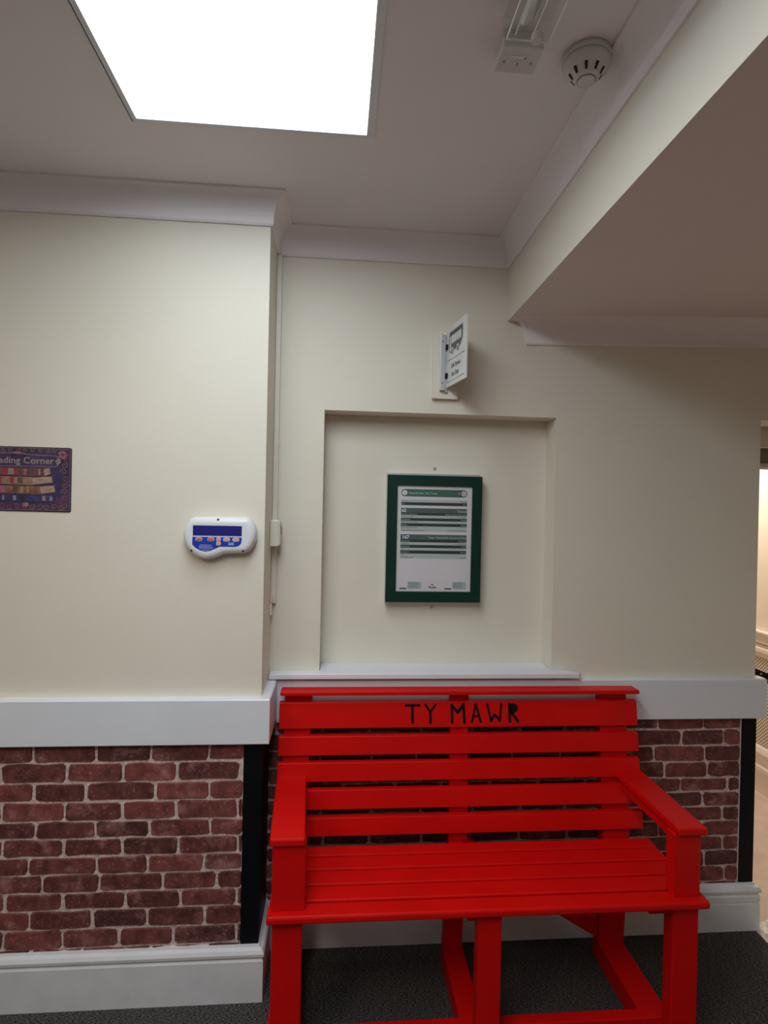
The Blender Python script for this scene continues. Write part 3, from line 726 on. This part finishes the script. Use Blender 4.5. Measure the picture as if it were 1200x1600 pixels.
a0, a1 = .2345, .4840
# header pill
def pill(x0, x1, z0, z1, mt, h):
    r = (z1-z0)/2; pts = [(x0+r+r*math.cos(math.radians(a)), z0+r+r*math.sin(math.radians(a))) for a in range(90,271,20)] + [(x1-r+r*math.cos(math.radians(a)), z0+r+r*math.sin(math.radians(a))) for a in range(-90,91,20)]
    P.poly(pts, mt, h)
pill(a0, a1, 1.5995, 1.6265, tdk, .0003); pill(a0+.002, a1-.002, 1.6012, 1.6248, tg, .0005)
P.disc(.2475, 1.613, .0095, pale, .0007); P.text('i', .2475, 1.6075, .0155, tdk, .0009, 'CENTER')
P.disc(.4712, 1.613, .0095, pale, .0007); P.disc(.4712, 1.613, .0052, tdk, .0009); P.disc(.4712,1.613,.0032,pale,.0010)
P.rect(.4465,.4600,1.6065,1.6195, tgr, .0007); P.text('Y', .4532, 1.6085, .011, pale, .0009, 'CENTER')
P.text('Amserlen Bws | Bus Times', .2620, 1.6085, .0115, tlt, .0008, 'LEFT', .86)
def bar(zt, zb, mt, lt=None, rt=None, tm=None, h=.0003, ts=.0058):
    P.rect(a0, a1, zb, zt, mt, h)
    zc = (zt+zb)/2-.0022
    if lt: P.text(lt, a0+.002, zc, ts, tm or tlt, h+.0003)
    if rt: P.text(rt, a1-.002, zc, ts, tm or tlt, h+.0003, 'RIGHT')
bar(1.588,1.578, tlt, 'Amserlen', 'Timetable', tin); bar(1.578,1.5665, tdk, 'Bws', 'Buses')
bar(1.5565,1.5385, tgr, None, None); bar(1.5385,1.5295, tdk, 'Dydd Llun i ddydd Sadwrn', 'Monday to Saturday except holidays', None, .0003, .0055)
P.text('62', a0+.003, 1.5415, .0165, pale, .0008, 'LEFT', 1.0, .03); P.text('Dinmael', a1-.001, 1.5425, .0125, tlt, .0008, 'RIGHT', .85)
bar(1.5295,1.4690, tlt)
bar(1.5285,1.5195, tlt, 'Gwasanaeth dyddiol', 'Service details', tin, .0004); bar(1.5190,1.5088, tdk, 'Dydd Mawrth', 'Tuesdays', None, .0005)
P.text('0938  1038  1238  1438', a0+.002, 1.5025, .006, tin, .0008)
bar(1.4995,1.4885, tdk, 'Dydd Iau', 'Thursday', None, .0005)
P.text('0938  1038  1238  1438', a0+.002, 1.4815, .006, tin, .0008)
P.text('Gwybodaeth am y gwasanaeth hwn', a0+.002, 1.4718, .006, tin, .0008); P.text('No service on public holidays', a1-.002, 1.4718, .006, tin, .0008, 'RIGHT')
bar(1.4580,1.4390, tgr); bar(1.4390,1.4290, tdk, 'Dydd Gwener', 'Fridays only')
P.text('167', a0+.006, 1.4418, .0175, pale, .0008, 'LEFT', 1.0, .03); P.text('Tywyn | Machynlleth Gwener to Dinas', a1-.001, 1.4430, .0118, tlt, .0008, 'RIGHT', .78)
bar(1.4290,1.3685, tlt)
bar(1.4285,1.4195, tlt, 'Gwasanaeth', 'Service details', tin, .0004); bar(1.4190,1.4080, tdk, 'Dydd Gwener', 'Fridays', None, .0005)
P.text('12:10', a0+.002, 1.4015, .006, tin, .0008); bar(1.3985,1.3865, tdk, 'Dydd Sadwrn', 'Saturday', None, .0005)
P.text('12:10', a0+.002, 1.3800, .006, tin, .0008); P.text('Gwybodaeth teithio', a0+.002, 1.3705, .006, tin, .0008); P.text('Travel details', a1-.002, 1.3705, .006, tin, .0008, 'RIGHT')
for x in (.2365, .4060):
    P.rect(x+.028, x+.080, 1.2545, 1.2815, tbl, .0003)
    P.rect(x-.002, x+.024, 1.2535, 1.2580, tdk, .0003)
    for k in range(6): P.rect(x+.030, x+.030+random.uniform(.034,.047), 1.2785-k*.0040, 1.2797-k*.0040, tgr, .0005)
P.text('Powys', .3585, 1.2575, .0115, darkpaint, .0004, 'CENTER', .92, .035)
P.poly([(.3500,1.2745),(.3560,1.2725),(.3600,1.2690),(.3655,1.2670),(.3620,1.2665),(.3580,1.2685),(.3545,1.2705)], darkpaint, .0004)
P.poly([(.3555,1.2715),(.3580,1.2695),(.3640,1.2740),(.3590,1.2725)], darkpaint, .00045)
P.build('timetable_sheet', nb)
for z, s in ((1.706, 1), (1.184, -1)):
    o = box('fixing_tab', .3545, .3655, .0965, .0995, z-.006 if s > 0 else z-.006, z+.006, alu, nb, bevel=.001)
    bm = bmesh.new(); cyl(bm, (.360, .0965, z), .003, NY, .0018, 10); finish(bm, 'screw', steel, nb)
attach(nb)

# ------------------------------------------------------------------ ceiling fittings
sm = empty('smoke_detector', (0.510, -0.850, HC), 'white round smoke detector on the ceiling near the beam', 'smoke detector')
def lathe(name, prof, c, m, parent, seg=32):
    bm = bmesh.new(); R = []
    for r, z in prof: R.append([bm.verts.new((c[0]+r*math.cos(2*math.pi*i/seg), c[1]+r*math.sin(2*math.pi*i/seg), z)) for i in range(seg)])
    for A, B in zip(R, R[1:]):
        for i in range(seg): bm.faces.new((A[i],A[(i+1)%seg],B[(i+1)%seg],B[i]))
    bm.faces.new(R[-1]); bm.faces.new(R[0])
    o = finish(bm, name, m, parent)
    for p in o.data.polygons: p.use_smooth = len(p.vertices) == 4
    return o
c = (0.510, -0.850)
lathe('base', [(.051,HC-.0005),(.0515,HC-.012),(.0505,HC-.014)], c, greyplastic, sm)
lathe('sensor_body', [(.0495,HC-.014),(.0495,HC-.022),(.046,HC-.029),(.038,HC-.033),(.033,HC-.036),(.0265,HC-.047),(.0225,HC-.0505),(.0185,HC-.0512)], c, greyplastic, sm)
lathe('sensor_cap', [(.0195,HC-.0512),(.0195,HC-.0520)], c, darkslot, sm)
lathe('test_disc', [(.0188,HC-.0515),(.0183,HC-.0535),(.016,HC-.054)], c, greyplastic, sm)
for k in range(9):
    a = 2*math.pi*k/9+.1; bm = bmesh.new()
    d = Vector((math.cos(a), math.sin(a), 0)); q = Vector((-d.y, d.x, 0))
    def sp(r, z, s): return Vector((c[0],c[1],0)) + d*r + q*s + Vector((0,0,z))
    hw = .0034
    A = [sp(.0365,HC-.0345,-hw),sp(.0365,HC-.0345,hw),sp(.0285,HC-.0465,hw*.6),sp(.0285,HC-.0465,-hw*.6)]
    add_hexa(bm, A, [p+d*-.004+Vector((0,0,.004)) for p in A]); finish(bm, 'vent_slot', darkslot, sm)
attach(sm)
ks = empty('key_switch', (0.355, -0.868, HC), 'square white key switch plate on the ceiling beside the clear light fitting', 'switch')
box('back_box', .315, .3965, -.902, -.835, HC-.030, HC-.0005, greyplastic, ks, bevel=.002)
box('face_plate', .3135, .398, -.904, -.8335, HC-.036, HC-.030, greyplastic, ks, bevel=.002)
for x in (.327, .384):
    bm = bmesh.new(); cyl(bm, (x,-.863,HC-.0355), .0038, (0,0,-1), .0012, 12); finish(bm, 'screw', steel, ks)
bm = bmesh.new(); cyl(bm, (.3555,-.860,HC-.0355), .0075, (0,0,-1), .0014, 16); finish(bm, 'lock_barrel', greyplastic, ks)
box('keyhole', .3547, .3563, -.8635, -.8565, HC-.0375, HC-.0365, darkslot, ks)
box('indicator', .366, .369, -.878, -.875, HC-.0372, HC-.0355, darkslot, ks)
box('label_strip', .338, .368, -.8815, -.876, HC-.0368, HC-.0355, plastic, ks)
attach(ks)
lf = empty('emergency_light', (0.345, -1.15, HC), 'unlit clear plastic covered emergency light on the ceiling at the top edge', 'ceiling light')
box('base_tray', .296, .396, -1.36, -.948, HC-.022, HC-.0005, greyplastic, lf, bevel=.003)
bm = bmesh.new()
def tray(x0,x1,y0,y1,z): return [bm.verts.new(p) for p in ((x0,y0,z),(x1,y0,z),(x1,y1,z),(x0,y1,z))]
r = [tray(.294,.398,-1.362,-.946,HC-.020), tray(.296,.396,-1.36,-.950,HC-.045), tray(.305,.387,-1.352,-.958,HC-.068)]
for A, B in zip(r, r[1:]):
    for i in range(4): bm.faces.new((A[i],A[(i+1)%4],B[(i+1)%4],B[i]))
bm.faces.new(r[-1]); finish(bm, 'cover', clear, lf, bevel=.004)
bm = bmesh.new()
for x in (.3045, .3875): cyl(bm, (x,-1.352,HC-.0685), .0016, (0,1,0), .392, 8)
for x0 in (.318, .352): cyl(bm, (x0,-1.34,HC-.0685), .0012, (0,1,0), .37, 8)
cyl(bm, (.3045,-.9585,HC-.0685), .0018, (1,0,0), .083, 8)
finish(bm, 'cover_rib', mat('pale_clear_edge', (0.75,0.76,0.72), .3, .02, 20), lf)
bm = bmesh.new(); cyl(bm, (.362,-.962,HC-.058), .010, (0,0,-1), .014, 16); finish(bm, 'catch', greyplastic, lf)
bm = bmesh.new(); cyl(bm, (.335,-1.33,HC-.042), .008, (0,1,0), .36, 14); finish(bm, 'tube', mat('frosted_tube', (0.72,0.74,0.70), .3, .02, 20), lf, smooth=False)
box('gear_tray', .350, .386, -1.34, -.975, HC-.045, HC-.022, greyplastic, lf, bevel=.002)
attach(lf)
